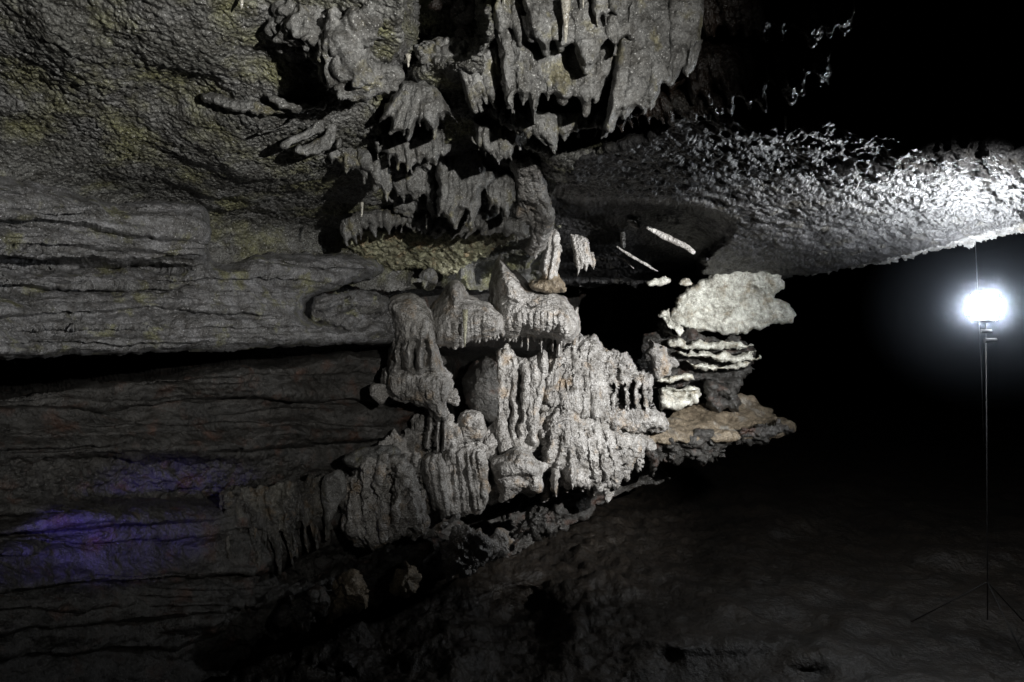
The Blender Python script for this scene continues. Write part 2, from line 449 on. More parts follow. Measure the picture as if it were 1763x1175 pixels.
def wall_depth(A, B):
    q = np.stack([A, B, np.zeros_like(A)], -1)
    A2 = A + 5 * fbm(q, 1 / 40., 2, 3); B2 = B + 3.5 * fbm(q, (1 / 60., 1 / 30., 1), 3, 4)
    y = wd(A) + .12
    # the crevice under the great ledge, then the face below it
    top = pl(A, WSTEP[0][0])
    y = y + 2.2 * sstep(top + 4, top - 40, B2) ** 1.5
    y = y + fine_beds(A2, B2, 640, 1100, 30, .038, 4, tilt=-.03)
    # foot of the wall leans out
    y = y - .0009 * np.clip(B2 - 800, 0, 600)
    y = y + bedstep(A2, B2, [(300, 691), (340, 690), (520, 692), (640, 689), (740, 690)], .14, 2, 25)
    y = y + bedstep(A2, B2, [(-500, 770), (0, 772), (120, 771), (200, 765), (240, 752)], .08, 2, 20)
    y = y + bedstep(A2, B2, [(340, 776), (420, 772), (600, 764), (700, 748), (730, 744)], .16, 3, 40)
    y = y - .07 * np.exp(-((B2 - 748) / 14) ** 2) * sstep(360, 480, A) * sstep(740, 690, A)
    y = y + bedstep(A2, B2, [(-500, 700), (100, 706), (330, 693)], .05, 2, 25)
    y = y + bedstep(A2, B2, [(100, 735), (250, 730), (420, 728), (700, 735)], .04, 2, 25)
    y = y + bedstep(A2, B2, [(150, 666), (300, 660), (640, 655)], .025, 2, 25)
    # rough red zone set back between y 780 and 860
    y = y + .10 * sstep(775, 800, B2) * sstep(880, 845, B2) * sstep(620, 500, A)
    ramp = pl(A, [(-500, 940), (0, 902), (100, 875), (180, 860), (380, 858), (460, 840)])
    y = y - .16 * sstep(ramp - 6, ramp + 14, B2) * sstep(560, 420, A)
    y = y + bedstep(A2, B2, [(-500, 930), (0, 918), (130, 914), (200, 905), (300, 902), (400, 890)], .10, 3, 35)
    y = y + bedstep(A2, B2, [(-100, 1030), (60, 1012), (200, 1000), (400, 984), (600, 990)], .10, 3, 40)
    y = y + bedstep(A2, B2, [(-100, 1100), (60, 1080), (300, 1062), (500, 1040)], .07, 3, 40)
    y = y + bedstep(A2, B2, [(-100, 1150), (60, 1130), (300, 1110), (440, 1080)], .05, 3, 40)
    # undercut band above the ragged lip
    lip = pl(A, LIP)
    band = lip - B2
    y = y + .22 * sstep(140, 95, band) * sstep(60, 95, band) * sstep(380, 520, A)
    y = y + .10 * fbm(q, (1 / 200., 1 / 60., 1), 2, 77)
    y = y + 1.6 * sstep(970, 1040, A) * sstep(640, 580, B)
    y = y + .9 * sstep(690, 780, A) * sstep(625, 585, B) * sstep(1060, 980, A)
    y = y + .6 * sstep(730, 800, A)
    return y


def wall_disp(V, A, B):
    lip = pl(A, LIP); low = sstep(150, 60, lip - B) * sstep(300, 450, A)
    red = sstep(775, 800, B) * sstep(870, 850, B) * sstep(620, 520, A)
    st = np.array([3, 3, 8.])
    drip = sstep(360, 430, A) * sstep(790, 830, B) * (1 - low)
    return (-.035 * (worley(V + .06 * fbm(V, 4, 3, 2)[..., None], (2.2, 2.2, 8), 6) - .5) + .012 * fbm(V, st, 4, 5) + .006 * fbm(V, 30, 3, 8) + low * .06 * fbm(V, 9, 4, 12) + red * .022 * fbm(V, (22, 22, 30), 3, 13)
            + drip * .03 * np.abs(fbm(V, (12, 12, 3), 3, 15)) - low * .04 * (worley(V, 12, 4) - .5))


o = relief("cave_wall", (-420, 395, 1150, 1300), wall_depth,
           lambda A, B: pl(A, LIP) + 9 * fbm(np.stack([A, B * 0, B * 0], -1), 1 / 24., 4, 61) - B, M_wall, 1.4, wall_disp, .6)
props(o, "dark bedded limestone wall behind the formations on the left", "cave wall", kind="structure")


def floor_depth(A, B):
    q = np.stack([A, B, np.zeros_like(A)], -1)
    y = 2.0 * F / np.clip(B - CY, 90, 9999)
    y = y * (1 + .05 * fbm(q, (1 / 300., 1 / 120., 1), 3, 5))
    e = ((A - 900) / 62) ** 2 + ((B - 1085) / 75) ** 2
    y = y + .55 * np.exp(-e ** 2)
    return y


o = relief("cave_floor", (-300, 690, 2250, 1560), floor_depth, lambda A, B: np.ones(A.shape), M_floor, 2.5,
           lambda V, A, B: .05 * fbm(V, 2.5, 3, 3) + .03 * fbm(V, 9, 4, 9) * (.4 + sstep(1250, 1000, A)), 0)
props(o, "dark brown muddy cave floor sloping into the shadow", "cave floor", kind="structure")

# ------------------------------------------------------------------ lamp on its stand
def tube(name, pts, r, mat, parent=None, n=10):
    """pts [(x,y,z)], r number or list"""
    pts = [Vector(p) for p in pts]; rs = r if isinstance(r, (list, tuple)) else [r] * len(pts)
    V = []; Fc = []
    for k, p in enumerate(pts):
        d = (pts[min(k + 1, len(pts) - 1)] - pts[max(k - 1, 0)]).normalized()
        a = d.orthogonal().normalized(); a = Vector((0, 1, 0)).cross(d) if abs(d.y) < .9 else Vector((1, 0, 0)).cross(d)
        a.normalize(); b = d.cross(a)
        for j in range(n):
            t = 2 * math.pi * j / n
            V.append(p + (a * math.cos(t) + b * math.sin(t)) * rs[k])
    for k in range(len(pts) - 1):
        for j in range(n):
            Fc.append((k * n + j, k * n + (j + 1) % n, (k + 1) * n + (j + 1) % n, (k + 1) * n + j))
    c0 = len(V); V.append(pts[0]); V.append(pts[-1])
    for j in range(n):
        Fc.append((c0, c0, (j + 1) % n, j)); Fc.append((c0 + 1, c0 + 1, (len(pts) - 1) * n + j, (len(pts) - 1) * n + (j + 1) % n))
    me = bpy.data.meshes.new(name)
    me.from_pydata([tuple(v) for v in V], [], [tuple(dict.fromkeys(f)) for f in Fc]); me.update()
    for p in me.polygons: p.use_smooth = len(p.vertices) == 4
    me.materials.append(mat)
    o = bpy.data.objects.new(name, me); COL.objects.link(o)
    if parent: o.parent = parent
    return o


def box(name, c, s, mat, parent=None, bev=.008):
    import bmesh
    bm = bmesh.new(); bmesh.ops.create_cube(bm, size=1)
    for v in bm.verts: v.co = Vector((c[0] + v.co.x * s[0], c[1] + v.co.y * s[1], c[2] + v.co.z * s[2]))
    bmesh.ops.bevel(bm, geom=list(bm.edges), offset=bev, segments=2, affect='EDGES')
    me = bpy.data.meshes.new(name); bm.to_mesh(me); bm.free(); me.materials.append(mat)
    o = bpy.data.objects.new(name, me); COL.objects.link(o)
    if parent: o.parent = parent
    return o


M_black = plain("black_lamp_metal", (.004, .004, .0045), .7, 0)
M_glow = plain("lit_lamp_panel", (.9, .9, .9), .4, 0, (.92, .96, 1.0), 400)
M_cord = plain("pale_cord", (.45, .45, .48), .6)
root = bpy.data.objects.new("work_lamp", None); COL.objects.link(root); root.location = (LAMP.x, LAMP.y, -1.95)
props(root, "square white work lamp glaring on a black stand in the dark passage", "work lamp")
lx, lz = 0.0, LAMP.z + 1.95
box("lamp_panel", (lx, 0, lz), (.205, .12, .165), M_glow, root, .035)
box("lamp_base", (lx, 0, lz - .09), (.10, .09, .02), M_black, root)
tube("stand_pole", [(lx + .03, .03, lz - .105), (lx + .04, .03, .35), (lx + .04, .03, .1)], .0035, M_black, root)
tube("clamp_knob", [(lx - .02, .01, lz - .16), (lx + .05, .01, lz - .16)], .014, M_black, root)
tube("clamp_knob", [(lx - .0, .0, lz - .22), (lx + .075, .0, lz - .22)], .016, M_black, root)
for k in range(3):
    a = 2.1 * k + .4
    tube("leg", [(lx + .04, .03, .35), (lx + .04 + .45 * math.cos(a), .03 + .45 * math.sin(a), -.03)], .004, M_black, root)
c = tube("hanging_cord", [P(1679, 418, 4.42), P(1683, 500, 4.42), P(1686, 570, 4.42), P(1690, 650, 4.42), P(1693, 760, 4.42)], .0012, M_cord, n=5)
props(c, "thin pale cord hanging from the ceiling edge past the lamp", "cord")

# ------------------------------------------------------------------ the great ledge and the small rocks on the left
def ledge_extra(A, B):
    y = 0
    for pts, wdt, dep, off in (([(-500, 352), (0, 378), (90, 384), (240, 408), (355, 414)], 5, .03, .05), ([(-500, 440), (0, 444), (120, 458), (230, 456), (350, 468)], 6, .04, .09),
                               ([(-500, 490), (0, 492), (150, 498), (290, 498), (365, 488)], 4, .03, .05), ([(-500, 550), (0, 546), (100, 543), (260, 530), (400, 541), (500, 546)], 3, .035, .03),
                               ([(0, 415), (100, 425), (200, 432), (330, 440)], 4, .02, .03), ([(0, 520), (120, 520), (300, 516), (380, 522)], 3, .012, .015),
                               ([(400, 450), (480, 452), (560, 462), (640, 470)], 4, .02, .03)):
        fd = sstep(0, 50, np.minimum(A - pts[0][0], pts[-1][0] - A))
        y = y + crease(A, B, pts, wdt, dep) * fd + bedstep(A, B, pts, off * 2.6, 4, 36)
    y = y + fine_beds(A, B, 320, 600, 30, .045, 9, x1=640)
    y = y + crease(A, B, [(352, 350), (364, 385), (358, 432), (372, 456)], 5, .12)
    y = y - .14 * sstep(366, 354, A) * sstep(455, 440, B)          # the upper beds stop in a blunt nose
    y = y - .00035 * np.clip(B - 500, 0, 200) * 2
    return y


body("rock_ledge", [(-500, 230), (-200, 262), (0, 303), (110, 325), (200, 352), (232, 344), (300, 347), (345, 352), (360, 372), (366, 402), (358, 428), (364, 446), (385, 460), (425, 444), (450, 434), (520, 438), (600, 437), (640, 444), (664, 462), (655, 478), (612, 486), (584, 498),
                   (548, 508), (525, 524), (527, 542), (550, 556), (600, 558), (650, 545), (690, 562), (697, 572), (684, 588), (640, 590), (400, 604), (150, 613), (0, 620), (-500, 636)],
     lambda A, B: wd(A) - .02, T=.26, R=26, hem=0, frac=.045, ff=(2, 2, 6), amp=.022, freq=(2.2, 2.2, 14), fine=.004, ffreq=40, edge=2, mat=M_ledge, step=1.3, back=1.0, extra=ledge_extra, bulge=.0,
     label="long overhanging grey limestone ledge of folded beds above the black crevice", cat="rock ledge")
body("rock_chunk", [(614, 531), (622, 519), (640, 514), (656, 517), (665, 525), (658, 533), (640, 540), (622, 545), (613, 542)], 4.60, T=.07, R=9, amp=.006, freq=20, mat=M_drape, step=1, closed=False, back=.06,
     label="small pale lens of rock lying on the tip of the great ledge", cat="rock")
body("rock_slab", [(536, 520), (560, 506), (600, 500), (640, 500), (668, 512), (690, 530), (700, 560), (694, 572), (660, 590), (600, 572), (560, 562), (530, 548)], lambda A, B: wd(A) - .1, T=.12, R=16, amp=.03, freq=9, frac=.09, ff=(5, 5, 14), worl=.015, soft=1.5, mat=M_ledge, step=1.2, back=.5, creases=[([(545, 545), (600, 530), (660, 540)], 3, .08), ([(600, 512), (610, 530)], 3, .05)],
     lumps=[(640, 560, 50, 18, .06)], label="dark broken slab under the lens of rock at the ledge tip", cat="rock slab")
body("rock_fang", [(722, 466), (744, 460), (752, 472), (755, 486), (750, 489), (735, 484), (722, 478)], 4.85, T=.04, R=7, mat=M_drape, step=1, back=.1, amp=.004, label="little grey rock fang under the yellow pitted slab", cat="rock")

# ------------------------------------------------------------------ yellow pitted slab and mid ceiling pieces
body("pitted_slab", [(590, 426), (600, 396), (660, 394), (723, 397), (800, 396), (892, 396), (880, 410), (852, 425), (830, 438), (809, 454), (784, 476), (764, 480), (752, 467), (713, 464), (661, 470), (648, 450)],
     lambda A, B: 4.55 + (B - 395) * .006, T=.10, R=10, amp=.02, freq=8, fine=.008, worl=.022, wf=24, mat=M_pit, step=1, back=.6, label="yellowish pitted slab sloping under the ceiling behind the domes", cat="rock slab")

# ------------------------------------------------------------------ ribbed curtains and stalactites
G_D = "stone curtains hanging from the ceiling"
rnd = random.Random(5)


def stal(px, py, L, r, Y, mat=None, bend=0, label=None, group="small stalactites", cat="stalactite"):
    """a lone stalactite, turned and slightly uneven, px/py its root"""
    n = 9; V = []; pts = []; rs = []
    for k in range(n + 1):
        t = k / n
        pts.append(P(px + bend * t * t + .4 * rnd.uniform(-1, 1), py - 3 + (L + 3) * t, Y))
        rs.append(max(r * (1 - .72 * t ** .8) * (1 + .12 * rnd.uniform(-1, 1)) * (1 if k < n else .45), .4) * Y / F)
    o = tube("stalactite", pts, rs, mat or M_tip, n=12)
    return props(o, label, cat, group)


def fringe(x0, x1, top, bot, r, n, lean=0, jit=3, rt=None):
    """ropes (px, py, r) hanging side by side; top/bot numbers or polylines"""
    out = []
    for k in range(n):
        x = x0 + (x1 - x0) * (k + .5 + rnd.uniform(-.25, .25)) / n
        t = pl(x, top) if isinstance(top, list) else top
        b = (pl(x, bot) if isinstance(bot, list) else bot) + rnd.uniform(-jit, jit)
        rr = r * rnd.uniform(.5, 1.45)
        m = (t + b) / 2
        out.append([(x, t, rr * .5), (x + lean * .3 + rnd.uniform(-1, 1), m, rr), (x + lean, b - rr * .6, rr * .75), (x + lean, b, (rt or rr * .35))])
    return out


def folds(top, bot, n, Y, label, mat=None, hem=.30, r=None, name="stone_curtain", seed=1, T=.05, amp=.010, freq=9, tip=9, group=G_D, hk=.9, cat="stone curtain", step=1, lean=0, flute=.006, back=.22):
    """a curtain of stone: folds run from the top line to the hem and end in drips"""
    rr = random.Random(seed)
    at = lambda pts, u: (lambda x: (x[0], x[1]))(np.array([np.interp(u, np.linspace(0, 1, len(pts)), [p[k] for p in pts]) for k in (0, 1)]))
    us = [(k + .5 + rr.uniform(-.42, .42)) / n for k in range(n)]
    lens = [1 - .38 * rr.random() ** 1.8 for _ in us]
    out = [at(top, u) for u in np.linspace(0, 1, 9)]
    low = []; ropes_ = []
    width = math.hypot(bot[-1][0] - bot[0][0], bot[-1][1] - bot[0][1]) / n
    low.append(at(bot, 0))
    for k, u in enumerate(us):
        a, b = np.array(at(top, u)), np.array(at(bot, u)); L = b - a
        e = a + L * lens[k]; dn = L / (np.linalg.norm(L) + 1e-6)
        side = np.array([-dn[1], dn[0]])
        w0 = (r or width * .55) * rr.uniform(.55, 1.5)
        bend = rr.uniform(-.18, .18) * width + lean
        ropes_.append([(a[0], a[1], w0 * .6), (*(a + L * .35 * lens[k] + side * bend), w0), (*(a + L * .75 * lens[k] + side * bend), w0 * .9), (*(e - dn * 2), w0 * .5), (*(e + dn * (.1 + 1.3 * rr.random() ** 2.5) * tip), max(.9, w0 * .16))])
        low.append(tuple(e + side * 0)); 
        if k < n - 1:
            u2 = (u + us[k + 1]) / 2; a2, b2 = np.array(at(top, u2)), np.array(at(bot, u2)); low.append(tuple(a2 + (b2 - a2) * (min(lens[k], lens[k + 1]) - hem * rr.uniform(.15, .6))))
    low.append(at(bot, 1))
    pts = out + low[::-1]
    return body(name, [(float(p[0]), float(p[1])) for p in pts], Y, T=T, R=7, ropes=ropes_, hk=hk, step=step, sm=1, mat=mat or M_drape, amp=amp, freq=freq, flute=flute, edge=1.6, back=back, hem=.3, lift=.5, soft=2.2, label=label, cat=cat, group=group)


# rear masses the curtains grow from
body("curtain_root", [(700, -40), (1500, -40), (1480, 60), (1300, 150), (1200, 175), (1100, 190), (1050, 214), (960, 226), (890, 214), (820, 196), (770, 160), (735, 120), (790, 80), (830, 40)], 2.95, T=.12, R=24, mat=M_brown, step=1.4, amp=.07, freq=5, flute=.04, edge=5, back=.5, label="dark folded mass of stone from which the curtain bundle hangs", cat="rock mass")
body("curtain_root", [(645, 190), (690, 130), (760, 130), (830, 190), (872, 220), (886, 280), (880, 345), (862, 392), (760, 400), (700, 392), (672, 350), (650, 290)], lambda A, B: 3.05 + (B - 150) * .0050, T=.12, R=24, mat=M_drape, step=1.2, amp=.06, freq=6, worl=.02, wf=26, flute=.03, edge=5, back=.5, label="rough grey mass of stone behind the fan and bell curtains", cat="rock mass")
# knobbly lump
body("rock_lump", [(705, 88), (743, 61), (784, 68), (839, 78), (845, 109), (800, 118), (760, 114), (725, 112)], 2.75, T=.06, R=12, amp=.02, worl=.03, wf=34, mat=M_drape, step=1, back=.4, label="knobbly grey ceiling lump left of the big curtain bundle", cat="rock lump")
# upper bundle
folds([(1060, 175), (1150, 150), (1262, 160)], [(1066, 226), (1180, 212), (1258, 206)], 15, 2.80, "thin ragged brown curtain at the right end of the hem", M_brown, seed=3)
folds([(868, 186), (960, 196), (1062, 186)], [(888, 232), (930, 236), (966, 266), (1005, 240), (1048, 236)], 10, 2.78, "dim ragged curtain under the hem of the bundle", seed=4, flute=.012)
folds([(783, 108), (820, 92), (856, 76)], [(812, 186), (848, 214), (888, 196)], 6, 2.62, "ribbed grey curtain with pointed folds at the left side of the bundle", seed=5, lean=5)
folds([(848, 20), (960, 60), (1112, 60)], [(868, 190), (906, 216), (966, 208), (1018, 196), (1034, 150)], 8, 2.52, "broad middle curtain of the bundle with a scalloped foot", seed=6, r=13, T=.07, hk=.5, hem=.22, amp=.02)
folds([(1086, -34), (1150, -34), (1212, -34)], [(1040, 222), (1092, 212), (1142, 168), (1182, 128), (1208, 66)], 8, 2.46, "long folded curtain running down the right side of the bundle", seed=7, T=.06, hk=.7, hem=.16, lean=-10)
folds([(846, -30), (880, -30), (906, -20)], [(858, 70), (892, 84), (914, 60)], 3, 2.45, "tongue of grey curtain with a pointed tip beside the dark notch", seed=8, r=11)
folds([(890, -36), (1000, -36), (1108, -36)], [(908, 44), (942, 116), (985, 104), (1020, 134), (1062, 118), (1088, 70)], 7, 2.38, "frontmost wide curtain at the top edge with a wavy shadowed hem", seed=9, r=17, T=.07, hk=.4, hem=.34, amp=.025, freq=7)
folds([(1010, -36), (1040, -36), (1068, -36)], [(1020, 40), (1046, 58), (1066, 36)], 3, 2.31, "short rounded curtain lobe hanging in front at the top edge", seed=10, r=10)
# middle cluster
folds([(690, 140), (730, 140), (762, 158)], [(644, 222), (696, 240), (744, 240), (792, 220)], 9, 2.80, "fan of ribbed stone spreading below the dark notch", seed=11, T=.09, hem=.15, tip=4)
folds([(812, 205), (850, 212), (896, 222)], [(824, 266), (858, 282), (898, 270)], 8, 2.98, "short fluted curtain between the bundle and the bell curtain", seed=12, lean=8)
folds([(636, 218), (700, 230), (768, 222)], [(646, 268), (690, 298), (738, 300), (766, 264)], 9, 3.08, "scalloped grey curtain under the ribbed fan", seed=13, hem=.4, lean=-5)
folds([(556, 246), (610, 246), (655, 268)], [(572, 290), (622, 308), (670, 346)], 7, 3.2, "flaky scale of curtain with an arched hem left of the bell", seed=14, hem=.3, lean=-6)
folds([(660, 284), (710, 286), (757, 300)], [(684, 346), (724, 366), (758, 380)], 6, 3.75, "dim short curtain in the shadow left of the bell", seed=15)
folds([(750, 238), (790, 232), (834, 262)], [(752, 366), (776, 392), (806, 402), (842, 344)], 8, 3.62, "large bell shaped stone curtain with long vertical folds", seed=16, T=.12, hem=.04, tip=3, r=9, hk=.8, lean=-11)
folds([(832, 290), (860, 290), (888, 300)], [(842, 368), (868, 392), (886, 344)], 5, 3.72, "small grey curtain just right of the bell curtain", seed=17, T=.07, tip=4)
folds([(584, 372), (660, 360), (760, 372), (840, 376), (905, 372)], [(596, 424), (650, 402), (706, 398), (760, 408), (836, 404), (908, 412)], 24, 4.1, "long pale fringe of curtain along the top of the pitted slab", seed=18, hem=.5, step=1)
# brown, in the dark
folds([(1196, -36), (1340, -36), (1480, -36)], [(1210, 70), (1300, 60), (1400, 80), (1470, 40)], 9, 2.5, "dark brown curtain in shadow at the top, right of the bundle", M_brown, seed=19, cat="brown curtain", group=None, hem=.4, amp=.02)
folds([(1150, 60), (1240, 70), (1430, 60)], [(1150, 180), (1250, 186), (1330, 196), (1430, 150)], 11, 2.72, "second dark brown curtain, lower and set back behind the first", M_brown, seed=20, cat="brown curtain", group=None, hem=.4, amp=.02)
for a in ((974, 2, 72, 9, 2.26, "slim cone stalactite hanging before the frontmost curtain"), (1004, -8, 22, 3, 2.26, "hollow straw stalactite at the top edge"), (868, -10, 17, 3.5, 2.35, "white tipped straw at the top edge above the notch"),
          (416, -12, 28, 6, 2.2, "amber stalactite tip with a water drop at the top edge"), (681, -10, 26, 6, 2.3, "blunt pale stalactite beside the dark notch"),
          (611, 150, 32, 6, 2.5, "bright white stalactite under the knobbly ceiling mass"), (703, 98, 18, 5, 2.7, "stubby grey stalactite in the dark notch"),
          (1352, 204, 20, 2.6, 2.9, "single pale straw on the dark ceiling at right"), (734, 372, 22, 1.6, 3.9, "thin white straw above the pitted slab"), (623, 352, 22, 3.5, 3.3, "short white stalactite on the left ceiling")):
    stal(*a[:5], label=a[5])

# knobbly mass left of the notch
body("knobbly_rock", [(440, -30), (695, -30), (690, 40), (664, 80), (640, 96), (668, 110), (690, 128), (664, 148), (630, 158), (604, 150), (570, 132), (520, 110), (470, 70), (445, 30)], 2.55, T=.22, R=60, bulge=.1, amp=.07, freq=7, worl=.016, wf=34, fine=.008, flute=.02, mat=M_drape, back=.4,
     label="grey knobbly rock mass bulging from the ceiling left of the notch", cat="rock mass")
# blades left
body("stone_fin", [(338, 162), (360, 160), (400, 168), (440, 172), (470, 182), (500, 195), (455, 198), (400, 192), (370, 184)], 2.72, T=.05, R=7, soft=1.4, mat=M_drape, step=1, back=.2, amp=.018, freq=14, edge=3, label="long low blade of grey stone with a rusty root, leftmost on the ceiling", cat="stone fin")
body("stone_fin", [(446, 158), (470, 160), (500, 174), (530, 176), (562, 176), (560, 192), (520, 195), (495, 194), (470, 178)], 2.66, T=.05, R=7, soft=1.4, mat=M_drape, step=1, back=.2, amp=.018, freq=14, edge=3, label="second blade of grey stone, just right of the long low one", cat="stone fin")
for k, (pts, lb) in enumerate([([(430, 236), (470, 228), (498, 218), (512, 204), (506, 198), (486, 214), (450, 230)], "thin curved rib under the blades, leftmost"), ([(476, 250), (496, 236), (530, 222), (545, 204), (556, 196), (562, 212), (548, 236), (510, 246), (486, 258)], "second curved rib under the blades"),
                                ([(500, 262), (520, 248), (556, 236), (566, 214), (575, 198), (584, 206), (580, 240), (560, 262), (520, 268)], "third and widest curved rib under the blades"), ([(555, 150), (600, 140), (590, 156), (520, 158), (498, 153)], "thin horizontal rib right of the blades"), ([(572, 258), (580, 230), (590, 200), (596, 205), (590, 240), (582, 262)], "fourth narrow rib below the white stalactite")]):
    body("stone_rib", pts, 2.78 + .06 * k, T=.035, R=4, soft=1.2, mat=M_drape, step=.9, back=.18, amp=.010, freq=14, edge=2.5, label=lb, cat="stone rib", group="curved ribs on the left ceiling")

# lit column dropping from the ceiling
body("stone_column", [(874, 276), (905, 270), (930, 280), (942, 300), (941, 330), (952, 356), (956, 378), (951, 405), (940, 430), (925, 446), (913, 442), (905, 428), (914, 408), (908, 384), (892, 400), (880, 380), (890, 350), (884, 310)], lambda A, B: 3.45 + (B - 270) * .0066, T=.14, R=16, step=1,
     ropes=[[(900, 280, 5), (912, 330, 7), (940, 380, 7), (932, 420, 5), (922, 446, 3)], [(915, 276, 5), (926, 320, 6), (948, 372, 6), (942, 416, 4)], [(888, 284, 5), (900, 340, 7), (912, 385, 5), (920, 420, 5)], [(930, 290, 4), (934, 330, 5), (944, 352, 4)]],
     creases=[([(900, 350), (915, 368), (920, 400)], 4, .05)], mat=M_flow, amp=.014, freq=13, edge=3, label="lit flowing column with fine ribs dropping from the ceiling in the centre", cat="column")
body("stone_column", [(934, 402), (950, 392), (967, 404), (967, 440), (962, 470), (952, 484), (933, 480), (929, 458), (937, 430)], 4.95, T=.08, R=12, step=1, ropes=[[(945, 400, 5), (938, 440, 6), (938, 478, 5)], [(958, 402, 5), (956, 440, 5), (949, 480, 5)], [(964, 410, 3), (963, 450, 3), (958, 478, 3)]],
     mat=M_flow, amp=.008, label="short brownish ribbed column standing on the orange mud", cat="column")
body("mud_mound", [(905, 492), (920, 480), (940, 470), (958, 468), (968, 480), (978, 500), (960, 506), (930, 506)], 5.0, T=.12, R=14, mat=M_mud, step=1, back=.3, amp=.008, label="small mound of orange mud at the foot of the short column", cat="mud mound")
folds([(980, 404), (996, 402), (1010, 410)], [(994, 484), (1008, 474), (1026, 470)], 4, 5.3, "thin lit curtain hanging at the edge of the black pocket", M_flow, seed=41, tip=4, T=.04, hem=.35, step=.9, back=.08, lean=-4)
for i, rp in enumerate([[(1116, 392, 4), (1147, 409, 6), (1178, 423, 6), (1192, 434, 5)], [(1080, 378, 3), (1090, 386, 7), (1098, 392, 4)], [(1063, 425, 2), (1087, 442, 3), (1113, 456, 3), (1132, 467, 1.5)], [(1051, 435, 1.5), (1075, 447, 2.5), (1092, 463, 1.5)], [(1066, 372, 3), (1072, 400, 6), (1073, 424, 4)]]):
    xs = [p[0] for p in rp]; ys = [p[1] for p in rp]; c = (sum(xs) / len(xs), sum(ys) / len(ys))
    body("stone_rib", [(c[0] - 1, c[1] - 1), (c[0] + 1, c[1] - 1), (c[0] + 1, c[1] + 1), (c[0] - 1, c[1] + 1)], 5.3 + .15 * i, T=0, R=3, clip=False, ropes=[rp], step=.9, mat=M_flow, amp=.003, back=.25, edge=1,
         label=["thick bright diagonal rib crossing the black pocket", "bright stub of rib at the top of the black pocket", "long thin bright rib low in the pocket", "shortest thin rib low in the pocket", "upright dim rib at the left of the pocket"][i], cat="stone rib", group="ribs in the black pocket")

# ------------------------------------------------------------------ domes
G_F = "flowstone domes"
body("flowstone_dome", [(660, 528), (668, 514), (684, 508), (704, 503), (722, 510), (735, 521), (744, 537), (754, 552), (757, 575), (754, 600), (762, 630), (768, 645), (740, 652), (700, 655), (664, 652), (668, 610), (676, 575), (670, 550)], 4.80, T=.24, R=26, bulge=.08, step=1, hem=0,
     ropes=[[(700, 556, 4), (694, 580, 9), (684, 608, 9), (678, 645, 11)], [(716, 552, 4), (711, 580, 9), (706, 608, 8), (701, 645, 11)], [(731, 550, 4), (728, 580, 9), (724, 608, 8), (722, 645, 11)], [(745, 555, 4), (743, 600, 8), (748, 632, 9), (764, 648, 7)]],
     creases=[([(690, 596), (690, 636)], 4.5, .16), ([(713, 590), (714, 634)], 4, .16), ([(733, 592), (735, 628)], 4, .16), ([(668, 590), (666, 640)], 4, .1)],
     mat=M_flow, amp=.014, freq=10, hk=1.0, lift=.5, label="mushroom shaped flowstone dome with four thick legs, leftmost of the domes", cat="flowstone", group=G_F)
body("flowstone_skirt", [(655, 640), (668, 628), (700, 622), (750, 624), (772, 640), (786, 662), (780, 684), (766, 694), (772, 715), (768, 728), (745, 722), (730, 700), (700, 694), (672, 690), (655, 668)], 4.85, T=.24, R=26, bulge=.08, step=1,
     ropes=fringe(672, 765, 650, [(672, 690), (765, 700)], 5, 11, 2) + [[(754, 700, 5), (754, 730, 5), (753, 776, 4)], [(764, 700, 5), (765, 740, 4), (763, 775, 4)], [(742, 715, 4), (738, 745, 4), (733, 770, 3)]],
     mat=M_flow, amp=.014, freq=10, flute=.015, label="spreading flowstone skirt with a fluted lower hem below the mushroom dome", cat="flowstone")
body("flowstone_lump", [(634, 662), (648, 655), (664, 658), (669, 674), (662, 694), (654, 698), (640, 686)], 4.64, T=.05, R=5, mat=M_flow, step=1, amp=.025, freq=14, edge=3, soft=1.5, back=.2, label="pointed grey lump with an orange stain left of the skirt", cat="flowstone")
body("flowstone_dome", [(783, 477), (795, 484), (803, 506), (826, 514), (847, 522), (862, 535), (870, 552), (868, 574), (850, 577), (828, 583), (809, 590), (795, 595), (756, 598), (735, 590), (732, 552), (745, 520), (762, 499), (773, 482)], 5.02, T=.34, R=44, bulge=.12, step=1,
     hk=1.0, ropes=fringe(806, 868, [(806, 548), (868, 540)], [(806, 598), (868, 580)], 5.5, 8, 2, 7) + fringe(738, 800, 560, 600, 7, 5, 0),
     lumps=[(784, 500, 14, 26, .08)], mat=M_flow, amp=.010, freq=10, label="flowstone dome with a cone on top and a dripping right hem, middle of three", cat="flowstone", group=G_F)
stal(801, 536, 62, 5.4, 4.45, M_stal, -1, "thick yellowish stalactite hanging before the second dome", None)
body("flowstone_dome", [(857, 440), (862, 430), (867, 448), (876, 460), (890, 462), (902, 478), (916, 491), (952, 499), (974, 512), (990, 533), (999, 552), (1000, 572), (990, 586), (971, 594), (952, 584), (914, 582), (897, 582), (871, 582), (845, 578), (838, 530), (842, 490), (850, 462)], 5.35, T=.42, R=54, bulge=.14, step=1,
     hk=1.0, ropes=fringe(888, 1000, [(898, 542), (1000, 530)], [(898, 590), (940, 598), (965, 606), (1000, 590)], 6.5, 11, -5, 10) + fringe(842, 890, 555, 588, 7, 5), creases=[([(868, 523), (900, 522), (918, 526)], 2.5, .05)],
     lumps=[(872, 480, 16, 34, .06), (890, 500, 30, 20, .04)], mat=M_flow, amp=.012, freq=10, worl=.004, label="largest flowstone dome with a spire at its top left and a bright fringe", cat="flowstone", group=G_F)
body("dark_dome", [(795, 655), (803, 636), (830, 612), (856, 600), (872, 604), (880, 640), (872, 712), (850, 742), (815, 715), (797, 690)], 5.38, T=.20, R=30, bulge=.06, mat=M_wall, step=1.1, amp=.008, back=.5, label="smooth dark flowstone dome in shadow left of the fused columns", cat="flowstone")
